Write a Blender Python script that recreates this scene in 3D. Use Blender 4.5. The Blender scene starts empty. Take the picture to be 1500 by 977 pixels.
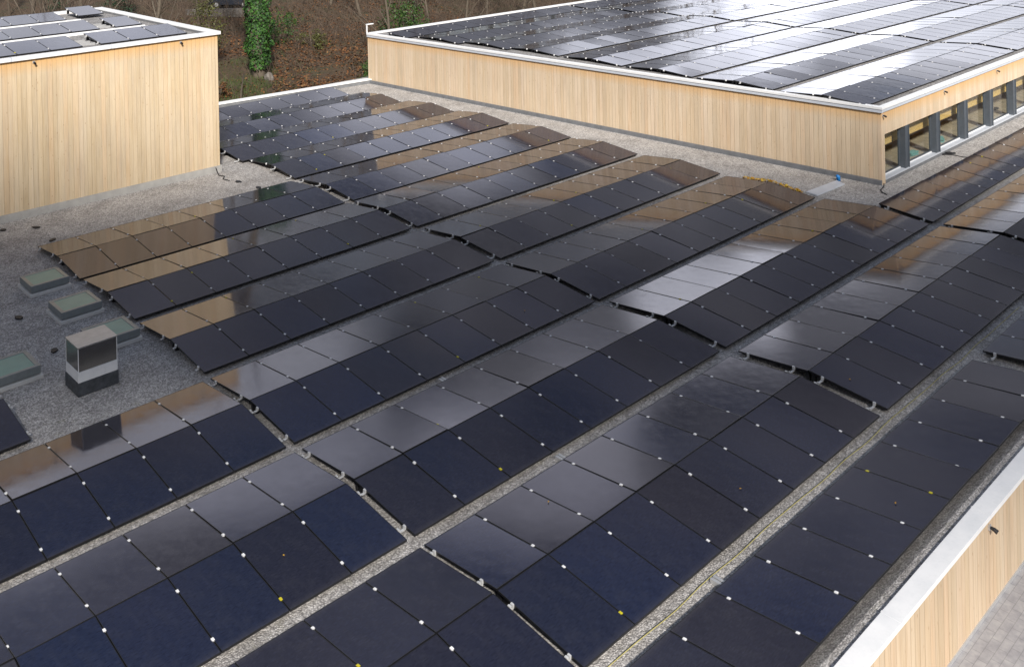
import bpy, bmesh, math, random
from mathutils import Vector, Matrix, Euler, noise
random.seed(7)
PI = math.pi
S = 1.12                                   # metres per survey unit (one panel pitch along a row)
scene = bpy.context.scene
COL = scene.collection
ORD = ['zeroth', 'first', 'second', 'third', 'fourth', 'fifth', 'sixth', 'seventh', 'eighth', 'ninth', 'tenth',
       'eleventh', 'twelfth', 'thirteenth', 'fourteenth', 'fifteenth', 'sixteenth', 'seventeenth', 'eighteenth', 'nineteenth', 'twentieth']

# ------------------------------------------------------------------ helpers
class MB:
    def __init__(self): self.v = []; self.f = []; self.m = []
    def face(self, pts, m=0):
        n = len(self.v); self.v += [tuple(p) for p in pts]; self.f.append(tuple(range(n, n + len(pts)))); self.m.append(m)
    def hexa(self, b, t, m=0):             # bottom 4 pts, top 4 pts, both counter-clockwise from above
        n = len(self.v); self.v += [tuple(p) for p in b] + [tuple(p) for p in t]
        for q in ((3, 2, 1, 0), (4, 5, 6, 7), (0, 1, 5, 4), (1, 2, 6, 5), (2, 3, 7, 6), (3, 0, 4, 7)):
            self.f.append(tuple(n + i for i in q)); self.m.append(m)
        return self
    def box(self, x0, x1, y0, y1, z0, z1, m=0):
        return self.hexa([(x0, y0, z0), (x1, y0, z0), (x1, y1, z0), (x0, y1, z0)],
                         [(x0, y0, z1), (x1, y0, z1), (x1, y1, z1), (x0, y1, z1)], m)
    def bar(self, a, b, w, h=None, m=0):   # square bar between two points
        a = Vector(a); b = Vector(b); h = h or w; d = (b - a).normalized()
        s = d.cross(Vector((0, 0, 1)))
        s = s.normalized() if s.length > 1e-4 else Vector((1, 0, 0))
        u = s.cross(d); s *= w / 2; u *= h / 2
        q = lambda p: [p - s - u, p + s - u, p + s + u, p - s + u]
        A, B = q(a), q(b); n = len(self.v); self.v += [tuple(p) for p in A + B]
        for f in ((0, 1, 2, 3), (7, 6, 5, 4), (0, 4, 5, 1), (1, 5, 6, 2), (2, 6, 7, 3), (3, 7, 4, 0)):
            self.f.append(tuple(n + i for i in f)); self.m.append(m)
        return self
    def tube(self, pts, rad, n=6, m=0, cap=True):
        rings = []; k0 = len(self.v)
        P = [Vector(p) for p in pts]
        for i, p in enumerate(P):
            d = (P[min(i + 1, len(P) - 1)] - P[max(i - 1, 0)]).normalized()
            s = d.cross(Vector((0.31, 0.17, 1)) if abs(d.z) < .95 else Vector((1, .2, 0))).normalized(); u = s.cross(d)
            r = rad[i] if isinstance(rad, (list, tuple)) else rad
            for k in range(n):
                a = 2 * PI * k / n; self.v.append(tuple(p + (s * math.cos(a) + u * math.sin(a)) * r))
        for i in range(len(P) - 1):
            for k in range(n):
                a = k0 + i * n + k; b = k0 + i * n + (k + 1) % n
                self.f.append((a, a + n, b + n, b)); self.m.append(m)
        if cap:
            self.f.append(tuple(k0 + k for k in range(n))); self.m.append(m)
            self.f.append(tuple(k0 + (len(P) - 1) * n + k for k in reversed(range(n)))); self.m.append(m)
        return self
    def mesh(self, name, mats, smooth=False):
        me = bpy.data.meshes.new(name)
        me.from_pydata([(x * S, y * S, z * S) for x, y, z in self.v], [], self.f)
        for mt in (mats if isinstance(mats, (list, tuple)) else [mats]): me.materials.append(mt)
        me.polygons.foreach_set('material_index', self.m)
        if smooth: me.polygons.foreach_set('use_smooth', [True] * len(self.f))
        me.update(); return me
    def obj(self, name, mats, parent=None, smooth=False, bevel=0, **kw):
        o = put(name, self.mesh(name, mats, smooth), parent)
        if bevel:
            b = o.modifiers.new('bevel', 'BEVEL'); b.width = bevel * S; b.segments = 2; b.limit_method = 'ANGLE'; b.angle_limit = .6
        return o

def put(name, me, parent=None, loc=None):
    o = bpy.data.objects.new(name, me); COL.objects.link(o)
    if parent: o.parent = parent
    if loc is not None: o.location = (loc[0] * S, loc[1] * S, loc[2] * S)
    return o
def tag(o, label=None, cat=None, group=None, kind=None):
    if label: o['label'] = label
    if cat: o['category'] = cat
    if group: o['group'] = group
    if kind: o['kind'] = kind
    return o
def thing(name, label, cat, loc=(0, 0, 0), rz=0, group=None):
    o = put(name, None, None, loc); o.empty_display_size = .1; o.rotation_euler = (0, 0, rz)
    return tag(o, label, cat, group)

# ------------------------------------------------------------------ materials
class NT:
    def __init__(self, name):
        self.mat = bpy.data.materials.new(name); self.mat.use_nodes = True
        self.t = self.mat.node_tree; self.b = self.t.nodes['Principled BSDF']; self.out = self.t.nodes['Material Output']
    def n(self, typ, **kw):
        x = self.t.nodes.new('ShaderNode' + typ)
        for k, v in kw.items():
            if k in x.inputs: x.inputs[k].default_value = v
            else: setattr(x, k, v)
        return x
    def l(self, a, b): self.t.links.new(a, b)
    def coord(self, kind='Object', scale=(1, 1, 1), rot=(0, 0, 0)):
        c = self.n('TexCoord'); m = self.n('Mapping'); m.inputs['Scale'].default_value = scale; m.inputs['Rotation'].default_value = rot
        self.l(c.outputs[kind], m.inputs['Vector']); return m.outputs['Vector']
    def noise(self, vec, scale=5, detail=4, rough=.6):
        x = self.n('TexNoise'); x.inputs['Scale'].default_value = scale; x.inputs['Detail'].default_value = detail; x.inputs['Roughness'].default_value = rough
        self.l(vec, x.inputs['Vector']); return x
    def ramp(self, fac, stops):
        r = self.n('ValToRGB'); e = r.color_ramp.elements
        while len(e) < len(stops): e.new(.5)
        for i, (p, c) in enumerate(stops): e[i].position = p; e[i].color = (*c, 1) if len(c) == 3 else c
        self.l(fac, r.inputs['Fac']); return r.outputs['Color']
    def mix(self, fac, a, b, mode='MIX'):
        x = self.n('Mix', data_type='RGBA', blend_type=mode)
        for s, v in ((x.inputs[0], fac), (x.inputs[6], a), (x.inputs[7], b)):
            if isinstance(v, (int, float)): s.default_value = v
            elif isinstance(v, tuple): s.default_value = (*v, 1)
            else: self.l(v, s)
        return x.outputs[2]
    def math(self, op, a, b=0.0):
        x = self.n('Math', operation=op)
        for s, v in ((x.inputs[0], a), (x.inputs[1], b)):
            if isinstance(v, (int, float)): s.default_value = v
            else: self.l(v, s)
        return x.outputs[0]
    def bump(self, h, strength=.5, dist=.02):
        x = self.n('Bump'); x.inputs['Strength'].default_value = strength; x.inputs['Distance'].default_value = dist
        self.l(h, x.inputs['Height']); self.l(x.outputs['Normal'], self.b.inputs['Normal'])
    def set(self, **kw):
        for k, v in kw.items():
            s = self.b.inputs[k.replace('_', ' ')]
            if isinstance(v, (int, float)): s.default_value = v
            elif isinstance(v, tuple): s.default_value = (*v, 1)
            else: self.l(v, s)
        return self

def plain(name, col, rough=.6, metal=0.0, var=.12, scale=8, spec=.5):
    m = NT(name); v = m.coord(); nz = m.noise(v, scale, 5)
    c = m.ramp(nz.outputs['Fac'], [(.25, tuple(x * (1 - var) for x in col)), (.75, tuple(min(1, x * (1 + var)) for x in col))])
    m.set(Base_Color=c, Roughness=rough, Metallic=metal); m.b.inputs['Specular IOR Level'].default_value = spec
    return m.mat

def make_glass():
    m = NT('panel_glass'); v = m.coord()
    oi = m.n('ObjectInfo')
    tint = m.ramp(oi.outputs['Random'], [(0, (.0115, .0135, .026)), (.35, (.011, .016, .037)), (.7, (.0145, .0145, .022)), (1, (.0105, .0165, .042))])
    br = m.n('TexBrick'); br.offset = 0; br.inputs['Scale'].default_value = 1
    br.inputs['Brick Width'].default_value = .182; br.inputs['Row Height'].default_value = .0875
    br.inputs['Mortar Size'].default_value = .0012; br.inputs['Mortar Smooth'].default_value = .3
    m.l(v, br.inputs['Vector'])
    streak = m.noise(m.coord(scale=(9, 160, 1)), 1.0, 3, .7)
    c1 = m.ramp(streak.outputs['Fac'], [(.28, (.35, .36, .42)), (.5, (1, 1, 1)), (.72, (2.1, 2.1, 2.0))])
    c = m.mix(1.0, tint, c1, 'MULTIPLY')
    c = m.mix(m.math('MULTIPLY', br.outputs['Fac'], .55), c, (.022, .024, .032))
    dust = m.noise(m.coord('Generated', (3, 3, 3)), 2.2, 6, .7)
    d = m.ramp(dust.outputs['Fac'], [(.45, (0, 0, 0)), (.8, (1, 1, 1))])
    c = m.mix(m.math('MULTIPLY', d, .035), c, (.25, .24, .22))
    sx = m.n('SeparateXYZ'); m.l(m.coord(), sx.inputs[0])
    lo = m.n('MapRange'); lo.inputs['From Min'].default_value = .0; lo.inputs['From Max'].default_value = .16; lo.inputs['To Min'].default_value = 1; lo.inputs['To Max'].default_value = 0
    m.l(sx.outputs['Y'], lo.inputs['Value'])
    run = m.noise(m.coord(scale=(16, 1.2, 1)), 1, 4, .6)
    df = m.math('MULTIPLY', m.math('MULTIPLY', lo.outputs[0], lo.outputs[0]), m.math('ADD', run.outputs['Fac'], .1))
    c = m.mix(m.math('MULTIPLY', df, .16), c, (.24, .22, .19))
    rs = m.ramp(run.outputs['Fac'], [(.56, (0, 0, 0)), (.8, (1, 1, 1))])
    c = m.mix(m.math('MULTIPLY', rs, .022), c, (.3, .29, .28))
    m.set(Base_Color=c)
    r = m.ramp(dust.outputs['Fac'], [(.3, (.05,) * 3), (.75, (.12,) * 3)])
    m.set(Roughness=r); m.b.inputs['IOR'].default_value = 1.5; m.b.inputs['Specular Tint'].default_value = (.93, .80, .98, 1)
    w = m.noise(m.coord(scale=(1, 1, 1)), 1.7, 2, .5); m.bump(w.outputs['Fac'], .12, .006)
    return m.mat

def make_wood(name, base=(.64, .47, .30), weather=.3, coord_axis='xy', top=None, horizontal=False, bw=.165):
    m = NT(name); tc = m.n('TexCoord'); sp = m.n('SeparateXYZ'); m.l(tc.outputs['Object'], sp.inputs[0])
    if horizontal: a, b = sp.outputs['Z'], m.math('ADD', sp.outputs['X'], sp.outputs['Y'])
    else: a, b = m.math('ADD', sp.outputs['X'], sp.outputs['Y']), sp.outputs['Z']
    vo = m.n('TexVoronoi', voronoi_dimensions='1D'); vo.inputs['Scale'].default_value = 1 / bw; vo.inputs['Randomness'].default_value = .65
    m.l(a, vo.inputs['W'])
    ed = m.n('TexVoronoi', voronoi_dimensions='1D', feature='DISTANCE_TO_EDGE'); ed.inputs['Scale'].default_value = 1 / bw; ed.inputs['Randomness'].default_value = .65
    m.l(a, ed.inputs['W'])
    cs = m.n('SeparateColor'); m.l(vo.outputs['Color'], cs.inputs[0])
    # board tone: pale, honey, pinkish
    tone = m.ramp(cs.outputs[0], [(0, tuple(x * .9 for x in base)), (.3, base), (.6, (base[0] * 1.06, base[1] * 1.08, base[2] * 1.14)), (.82, (base[0] * 1.0, base[1] * .94, base[2] * .9)), (1, (base[0] * 1.09, base[1] * 1.12, base[2] * 1.22))])
    cb = m.n('CombineXYZ'); m.l(m.math('MULTIPLY', a, 24), cb.inputs[0]); m.l(m.math('MULTIPLY', b, 1.1), cb.inputs[1]); m.l(m.math('MULTIPLY', cs.outputs[1], 40), cb.inputs[2])
    gr = m.noise(cb.outputs[0], 1, 5, .65)
    grain = m.ramp(gr.outputs['Fac'], [(.3, (.88, .84, .79)), (.55, (1, 1, 1)), (.8, (1.06, 1.08, 1.1))])
    c = m.mix(1.0, tone, grain, 'MULTIPLY')
    # long water streaks
    cb2 = m.n('CombineXYZ'); m.l(m.math('MULTIPLY', a, 3.2), cb2.inputs[0]); m.l(m.math('MULTIPLY', b, .35), cb2.inputs[1])
    st = m.noise(cb2.outputs[0], 1, 6, .7)
    sf = m.ramp(st.outputs['Fac'], [(.46, (0, 0, 0)), (.72, (1, 1, 1))])
    c = m.mix(m.math('MULTIPLY', sf, weather), c, (.40, .33, .25))
    pn = m.noise(cb2.outputs[0], .55, 6, .7); pf = m.ramp(pn.outputs['Fac'], [(.42, (0, 0, 0)), (.68, (1, 1, 1))])
    c = m.mix(m.math('MULTIPLY', pf, .35), c, (.66, .57, .44))
    # knots
    cb3 = m.n('CombineXYZ'); m.l(m.math('MULTIPLY', a, 9), cb3.inputs[0]); m.l(m.math('MULTIPLY', b, 2.6), cb3.inputs[1])
    kn = m.n('TexVoronoi'); kn.inputs['Scale'].default_value = 1; m.l(cb3.outputs[0], kn.inputs['Vector'])
    kf = m.ramp(kn.outputs['Distance'], [(.03, (1, 1, 1)), (.11, (0, 0, 0))])
    c = m.mix(m.math('MULTIPLY', kf, .7), c, (.26, .13, .055))
    if top is not None:                                   # fresh honey-coloured timber the drip edge has kept from bleaching
        hz = m.math('ADD', sp.outputs['Z'], m.math('MULTIPLY', gr.outputs['Fac'], .35 * S))
        tf = m.n('MapRange'); tf.inputs['From Min'].default_value = top * S - .28 * S; tf.inputs['From Max'].default_value = top * S + .2 * S
        m.l(hz, tf.inputs['Value']); c = m.mix(m.math('MULTIPLY', tf.outputs[0], .75), c, (.62, .33, .09))
    gf = m.ramp(ed.outputs['Distance'], [(.02, (1, 1, 1)), (.06, (0, 0, 0))])
    c = m.mix(m.math('MULTIPLY', m.math('MULTIPLY', gf, cs.outputs[2]), .55), c, (.22, .14, .08))
    m.set(Base_Color=c, Roughness=.75); m.b.inputs['Specular IOR Level'].default_value = .25
    h = m.math('SUBTRACT', m.math('MULTIPLY', gr.outputs['Fac'], .15), gf); m.bump(h, .6, .012)
    return m.mat

def make_gravel(name, dark=(.285, .27, .26), light=(.73, .70, .675), moss=.0, scale=37):
    m = NT(name); v = m.coord()
    vo = m.n('TexVoronoi'); vo.inputs['Scale'].default_value = scale; m.l(v, vo.inputs['Vector'])
    vb = m.n('TexVoronoi'); vb.inputs['Scale'].default_value = scale * .45; m.l(v, vb.inputs['Vector'])
    s1 = m.n('SeparateColor'); m.l(vo.outputs['Color'], s1.inputs[0]); s2 = m.n('SeparateColor'); m.l(vb.outputs['Color'], s2.inputs[0])
    k = m.math('ADD', m.math('MULTIPLY', s1.outputs[0], .6), m.math('MULTIPLY', s2.outputs[0], .4))
    mid = tuple((a + b) / 2 * .92 for a, b in zip(dark, light))
    c = m.ramp(k, [(.12, dark), (.5, mid), (.85, light)])
    warm = m.mix(m.math('MULTIPLY', s1.outputs[1], .14), c, (.44, .39, .33))
    big = m.noise(v, .9, 7, .72)
    c = m.mix(1.0, warm, m.ramp(big.outputs['Fac'], [(.28, (.62, .61, .60)), (.5, (.98, .98, .98)), (.72, (1.14, 1.14, 1.14))]), 'MULTIPLY')
    gap = m.ramp(vo.outputs['Distance'], [(.35, (0, 0, 0)), (.75, (1, 1, 1))])
    c = m.mix(m.math('MULTIPLY', gap, .6), c, tuple(x * .35 for x in dark))
    if moss:
        mz = m.noise(v, 3.2, 5, .7); mf = m.ramp(mz.outputs['Fac'], [(.6, (0, 0, 0)), (.72, (1, 1, 1))])
        c = m.mix(m.math('MULTIPLY', mf, moss), c, (.16, .15, .03))
    m.set(Base_Color=c, Roughness=.9); m.b.inputs['Specular IOR Level'].default_value = .2
    m.bump(m.math('SUBTRACT', 1.0, vo.outputs['Distance']), .8, .016)
    return m.mat

def make_leaf(name, cols, rough=.5, trans=.0):
    m = NT(name); g = m.n('NewGeometry')
    c = m.ramp(g.outputs['Random Per Island'], [(i / (len(cols) - 1), c) for i, c in enumerate(cols)])
    m.set(Base_Color=c, Roughness=rough); m.b.inputs['Specular IOR Level'].default_value = .35
    if trans:
        m.b.inputs['Transmission Weight'].default_value = 0
    return m.mat

def make_soil():
    m = NT('forest_soil'); v = m.coord()
    a = m.noise(v, .35, 6, .7); b = m.noise(v, 6, 6, .75)
    c = m.ramp(b.outputs['Fac'], [(.3, (.018, .013, .009)), (.5, (.06, .037, .02)), (.7, (.12, .07, .032))])
    g = m.ramp(a.outputs['Fac'], [(.5, (0, 0, 0)), (.6, (1, 1, 1))])
    c = m.mix(m.math('MULTIPLY', g, .5), c, (.035, .045, .016))
    m.set(Base_Color=c, Roughness=.95); m.bump(b.outputs['Fac'], .8, .08)
    return m.mat

def make_paving():
    m = NT('paving'); v = m.coord(rot=(0, 0, .0))
    br = m.n('TexBrick'); br.inputs['Scale'].default_value = 1; br.inputs['Brick Width'].default_value = .30; br.inputs['Row Height'].default_value = .15
    br.inputs['Mortar Size'].default_value = .006; br.inputs['Color1'].default_value = (.31, .305, .32, 1); br.inputs['Color2'].default_value = (.35, .345, .355, 1); br.inputs['Mortar'].default_value = (.25, .245, .255, 1)
    m.l(v, br.inputs['Vector']); nz = m.noise(v, 7, 5)
    c = m.mix(1.0, br.outputs['Color'], m.ramp(nz.outputs['Fac'], [(.3, (.78, .78, .8)), (.7, (1.12, 1.12, 1.1))]), 'MULTIPLY')
    m.set(Base_Color=c, Roughness=.85); m.bump(br.outputs['Fac'], -.4, .01)
    return m.mat

def make_clear(name, tint=(.9, .97, .95)):
    m = NT(name); t = m.t
    tr = m.n('BsdfTransparent'); tr.inputs[0].default_value = (*tint, 1)
    gl = m.n('BsdfGlossy'); gl.inputs['Roughness'].default_value = .02
    lw = m.n('LayerWeight'); lw.inputs['Blend'].default_value = .5
    mx = m.n('MixShader'); m.l(m.math('ADD', m.math('MULTIPLY', m.math('POWER', lw.outputs['Facing'], 4.0), .8), .03), mx.inputs[0]); m.l(tr.outputs[0], mx.inputs[1]); m.l(gl.outputs[0], mx.inputs[2])
    m.l(mx.outputs[0], m.out.inputs['Surface']); return m.mat

GLASS = make_glass()
FRAME = plain('black_frame', (.012, .012, .014), .35, 0, .2)
ALU = plain('aluminium', (.80, .80, .80), .4, .0, .06)
BRK = plain('bracket_metal', (.6, .6, .6), .45, .2, .1)
RAIL = plain('rail_metal', (.55, .55, .55), .4, .5, .1)
YEL = plain('yellow_clip', (.55, .48, .02), .5)
def make_cap():
    m = NT('white_metal'); v = m.coord(); a = m.noise(v, 1.3, 6, .7); b = m.noise(m.coord(scale=(14, 14, 1.2)), 1, 4, .6)
    c = m.ramp(a.outputs['Fac'], [(.35, (.70, .71, .72)), (.6, (.80, .80, .80))])
    g = m.ramp(b.outputs['Fac'], [(.56, (0, 0, 0)), (.75, (1, 1, 1))])
    c = m.mix(m.math('MULTIPLY', g, .12), c, (.45, .44, .42)); m.set(Base_Color=c, Roughness=.45); return m.mat
WHITE = make_cap()
GREYM = plain('grey_fascia', (.50, .53, .58), .4, 0, .08, 3)
ANTH = plain('grey_steel', (.075, .088, .105), .4, 0, .12)
BASEG = plain('bitumen_upstand', (.15, .155, .165), .7, 0, .25, 4)
BASEL = plain('pale_upstand', (.36, .35, .33), .7, 0, .15, 4)
DARK = plain('dark_rubber', (.015, .015, .017), .6)
WOOD_L = make_wood('pine_cladding_left', (.575, .45, .29), .55, top=4.66)
WOOD_B = make_wood('pine_cladding_right', (.61, .475, .325), .5, top=2.22)
WOOD_F = make_wood('pine_cladding_front', (.56, .43, .29), .5, top=None)
WOOD_I = make_wood('honey_boards', (.72, .45, .12), .15, horizontal=True, bw=.13)
GRAVEL = make_gravel('roof_gravel', moss=.22)
GRAVEL2 = make_gravel('upper_gravel', (.17, .165, .165), (.5, .49, .49))
SOIL = make_soil(); PAVE = make_paving()
CLEAR = make_clear('window_glass', (.93, .95, .94))
FROST = plain('skylight_glass', (.13, .29, .26), .3, 0, .12, 3)
STEEL = plain('brushed_steel', (.36, .345, .32), .22, .95, .1, 3)
CURB = plain('bitumen_curb', (.055, .06, .068), .75, 0, .5, 9)
BARK = plain('bark', (.10, .08, .06), .9, 0, .35, 6)
BARKP = plain('pale_bark', (.10, .08, .058), .9, 0, .3, 6)
TWIG = plain('twigs', (.085, .06, .042), .9, 0, .35, 3)
IVY = make_leaf('ivy_leaf', [(.012, .045, .008), (.03, .10, .012), (.045, .12, .014), (.022, .06, .016), (.015, .035, .012)], .65)
BUSHM = make_leaf('bush_leaf', [(.014, .04, .010), (.03, .075, .014), (.06, .11, .02)], .5)
OLIVE = make_leaf('olive_leaf', [(.045, .045, .014), (.08, .085, .02), (.06, .06, .02)], .6)
CONIF = make_leaf('needle_spray', [(.010, .028, .014), (.018, .045, .022), (.03, .06, .028)], .6)
LITTER = make_leaf('leaf_litter', [(.04, .018, .009), (.11, .046, .018), (.165, .066, .022), (.075, .04, .02), (.18, .095, .036), (.045, .022, .012)], .8)
GRASSM = make_leaf('grass_blade', [(.025, .05, .012), (.05, .08, .018), (.08, .085, .025)], .7)
YLEAF = make_leaf('yellow_leaf', [(.55, .36, .03), (.48, .24, .03), (.6, .45, .06)], .6)
STONE = plain('grey_stone', (.12, .11, .10), .9, 0, .25, 3)
CARP = plain('car_paint', (.03, .034, .045), .25, 0, .1)
CARG = plain('car_glass', (.02, .024, .03), .08)
TEAL = plain('teal_cloth', (.10, .32, .30), .9)
BLUE = plain('blue_plastic', (.02, .22, .60), .4)
FLOORI = plain('interior_floor', (.36, .29, .20), .7, 0, .35, 2.5)
BLOCKERM = plain('blocker_white', (.85, .85, .86), 1.0, 0, .05, .05)  # surface of the unseen blocker added to shade the roof

# ------------------------------------------------------------------ surveyed layout (units of one panel pitch)
P = 3.432; GZ = -.12
YO = {0: 0, 1: -.026, 2: -.074, 3: -.227, -1: .083, -2: .142, -3: .023, -4: -.027, -5: -.236, -6: -.55, -7: -.83}
X2 = {0: .009, 1: .007, 2: -.032, -1: .03, -2: .035, -3: -.003}
X3 = {0: -.073, 1: 0, 2: .036, -1: .037, -2: .013, -3: .084, -4: .026, -5: -.2, -6: -.62, -7: -.9}
X1 = {0: -.022, 1: -.005, 2: .027}
Y_LOW_L, Y_RID_L, Y_RID_R, Y_LOW_R = .138, -1.451, -1.473, -3.062
ZL, ZR = -.013, .140
RUN = 1.589; TILT = math.atan2(ZR - ZL, RUN); SL = math.hypot(RUN, ZR - ZL)
PW = 1 - .013

CAM = Vector((-8.9, -18.306, 9.81)); FOC, PY, YAW, ROLL = 1421.936, -660.318, .8097, -.0212
cam_p = None
f_ = Vector((math.cos(YAW), math.sin(YAW), 0)); r_ = f_.cross(Vector((0, 0, 1))); u_ = r_.cross(f_)
c_, s_ = math.cos(ROLL), math.sin(ROLL)
R_, U_ = c_ * r_ + s_ * u_, -s_ * r_ + c_ * u_
def project(p):
    q = Vector(p) - CAM; z = q.dot(f_)
    return (750 + FOC * q.dot(R_) / z, 488.5 + PY - FOC * q.dot(U_) / z, z)

panels = []        # dict(x, y, z, side, strip, num, block, ends, where)
def strip(where, block, sno, side, ybase, z0, xs, n, from_right=False, tilt=None):
    for k in range(n):
        x = xs + k + .5
        panels.append(dict(x=x, side=side, yb=ybase, z0=z0, where=where, block=block, sno=sno,
                           num=(n - k if from_right else k + 1), fr=from_right, first=k == 0, last=k == n - 1))
def sidx(j, side): return 1 if j == 3 else 2 + 2 * (2 - j) + (0 if side == 'R' else 1)
for j in range(-7, 3):
    yb = -j * P + YO[j]
    for side in 'RL':
        sn = sidx(j, side)
        if j == -7 and side == 'L': continue
        if -3 <= j <= 2: strip('low', 'middle', sn, side, yb, 0, X2[j], 8)
        n3 = 9 if j == -7 else 10
        strip('low', 'far', sn, side, yb, 0, 8.225 + X3[j] + (.6 if j == -7 else 0), n3)
        if j in (0, 1, 2): strip('low', 'near', sn, side, yb, 0, -.127 + X1[j] - 8, 8, True)
        if j == -1 and side == 'R': strip('low', 'near', sn, side, yb, 0, -3.27 - 4, 4, True)
        if j == 1 and side == 'R': strip('low', 'window', sn, side, yb, 0, 18.45, 15)
        if j == 2: strip('low', 'window', sn, side, yb, 0, 18.47, 9)
yb = -3 * P + YO[3]
strip('low', 'near', 1, 'L', yb, 0, .202, 11, True)
strip('low', 'far', 1, 'L', yb, 0, 11.72, 5)
# right-hand roof
BZ = 2.393
BL = [(-3.42, 20.9), (.09, 20.97), (3.51, 20.96), (6.91, 20.95), (10.4, 20.95), (13.3, 20.68), (16.15, 20.25), (19.45, 19.8)]
for t, (yl, xs) in enumerate(BL):
    yb = yl - Y_LOW_R
    for side in 'RL':
        if t == 7 and side == 'L': continue
        for b, off in enumerate((0, 13.3, 26.6)):
            strip('right', ('near', 'middle', 'far')[b], 2 * t + (1 if side == 'R' else 2), side, yb, BZ, xs + off, 13)
# left roof (only viewer-facing strips can be seen)
for t, (yl, xs) in enumerate(((14.5, 1.75 - 6), (18.13, 1.79 - 6), (21.8, 1.93 - 6))):
    yb = yl - Y_LOW_R
    n = (7, 8, 8)[t]
    gapx = ((2.78, 3.36), (4.7, 5.27), (4.78, 5.23))[t]
    xl = gapx[0] - n
    strip('left', 'long', t + 1, 'R', yb, 4.76, xl, n, True)
    strip('left', 'short', t + 1, 'R', yb, 4.76 + (.1 if t == 2 else 0), gapx[1], 3 if t == 0 else 1)

def area(p):
    yl, yr = (Y_LOW_L, Y_RID_L) if p['side'] == 'L' else (Y_LOW_R, Y_RID_R)
    q = []
    for dx, yy, zz in ((-.5, yl, ZL), (.5, yl, ZL), (.5, yr, ZR), (-.5, yr, ZR)):
        u, v, d = project((p['x'] + dx, p['yb'] + yy, p['z0'] + zz)); q.append((min(max(u, 0), 1500), min(max(v, 0), 977)))
    a = 0
    for i in range(4):
        a += q[i][0] * q[(i + 1) % 4][1] - q[(i + 1) % 4][0] * q[i][1]
    return abs(a) / 2
for p in panels: p['a'] = area(p)
vis = sorted([p for p in panels if p['a'] > .5], key=lambda p: -p['a'])
solo, rest = vis[:292], vis[292:]
print('PANELS', len(vis), len(solo), len(rest))

# ------------------------------------------------------------------ panel meshes (local: x along row, y up-slope, z normal, origin at low-edge middle)
def mesh_frame(m):
    h = PW / 2; w = .0075; t = .032
    m.box(-h, h, 0, w, -t, 0); m.box(-h, h, SL - w, SL, -t, 0)
    m.box(-h, -h + w, w, SL - w, -t, 0); m.box(h - w, h, w, SL - w, -t, 0)
    return m
def mesh_glass(m):
    h = PW / 2 - .007
    m.box(-h, h, .007, SL - .007, -.012, -.0025); return m
ME_FRAME = mesh_frame(MB()).mesh('panel_frame', FRAME)
ME_GLASS = mesh_glass(MB()).mesh('panel_glass', GLASS)
def clamp_mb(mb, x=0, y=0, z=0):
    return mb.box(x - .018, x + .018, y - .025, y + .025, z - .02, z + .007).box(x - .007, x + .007, y - .008, y + .008, z + .007, z + .011)
ME_CL = clamp_mb(MB()).mesh('clamp', ALU); ME_CLY = clamp_mb(MB()).mesh('clamp', YEL)
CL_LOW, CL_HI = .245 * SL / RUN, (RUN - .30) * SL / RUN
def foot_mb(d):                            # end clamp, its projecting rail stub and stub web; d = +1 sticks out to +x
    m = MB()
    m.box(min(0, .03 * d), max(0, .03 * d), -.025, .025, -.045, .012)
    m.box(min(.01 * d, .19 * d), max(.01 * d, .19 * d), -.018, .018, -.075, -.055)
    m.box(min(.165 * d, .19 * d), max(.165 * d, .19 * d), -.018, .018, -.055, -.035)
    return m
ME_FOOT = {d: foot_mb(d).mesh('end_bracket', BRK) for d in (-1, 1)}
def short_mb(d): return MB().box(min(0, .03 * d), max(0, .03 * d), -.025, .025, -.045, .012).box(min(.01 * d, .075 * d), max(.01 * d, .075 * d), -.02, .02, -.06, -.046)
ME_SHORT = {d: short_mb(d).mesh('end_bracket', BRK) for d in (-1, 1)}
def leg_mb(zr):                            # sloping black carrier under the end of a strip
    m = MB(); m.box(-.03, .03, .04, SL - .02, -.075, -.034)
    return m
ME_CAR = leg_mb(0).mesh('carrier_rail', FRAME)
def post_mb():
    m = MB(); m.box(-.04, .04, SL - .10, SL - .03, -(ZR - GZ) + .01, -.075); return m
ME_POST = post_mb().mesh('support_post', FRAME)

def panel_label(p):
    n = ORD[p['num']]; s = ORD[p['sno']] if p['sno'] < 21 else str(p['sno'])
    if p['where'] == 'low':
        end = {'near': 'right end of near block', 'middle': 'left end of middle block', 'far': 'left end of far block', 'window': 'left beside the windows'}[p['block']]
        if p['block'] == 'near' and not p['fr']: end = 'left end of near block'
        return f'black solar panel, {s} strip from front parapet, {n} from {end}'
    if p['where'] == 'right':
        return f'solar panel on right upper roof, {s} strip from windows, {n} from left, {p["block"]} block'
    if p['block'] == 'long':
        return f'pale reflecting panel on left upper roof, {s} row from front, {n} left of gap'
    return f'pale reflecting panel on left upper roof, {s} row from front, {n} right of gap'
GROUP = {'low': 'solar panels on the low gravel roof', 'right': 'solar panels on the right upper roof', 'left': 'solar panels on the left upper roof'}

def pose(p, jit=True):
    r = random.Random(int(round(p['x'] * 100)) * 131 + p['sno'] * 7919 + {'low': 0, 'right': 500009, 'left': 900007}[p['where']])
    j = math.radians(.2) if jit else 0
    a, b = r.gauss(0, j), r.gauss(0, j * .8)
    if p['side'] == 'R': loc = (p['x'], p['yb'] + Y_LOW_R, p['z0'] + ZL); rz = 0
    else: loc = (p['x'], p['yb'] + Y_LOW_L, p['z0'] + ZL); rz = PI
    tl = TILT * {'left': 1.18, 'right': .70, 'low': 1.0}[p['where']]
    return loc, (Matrix.Rotation(rz, 4, 'Z') @ Matrix.Rotation(tl + a, 4, 'X') @ Matrix.Rotation(b, 4, 'Y')), r

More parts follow.
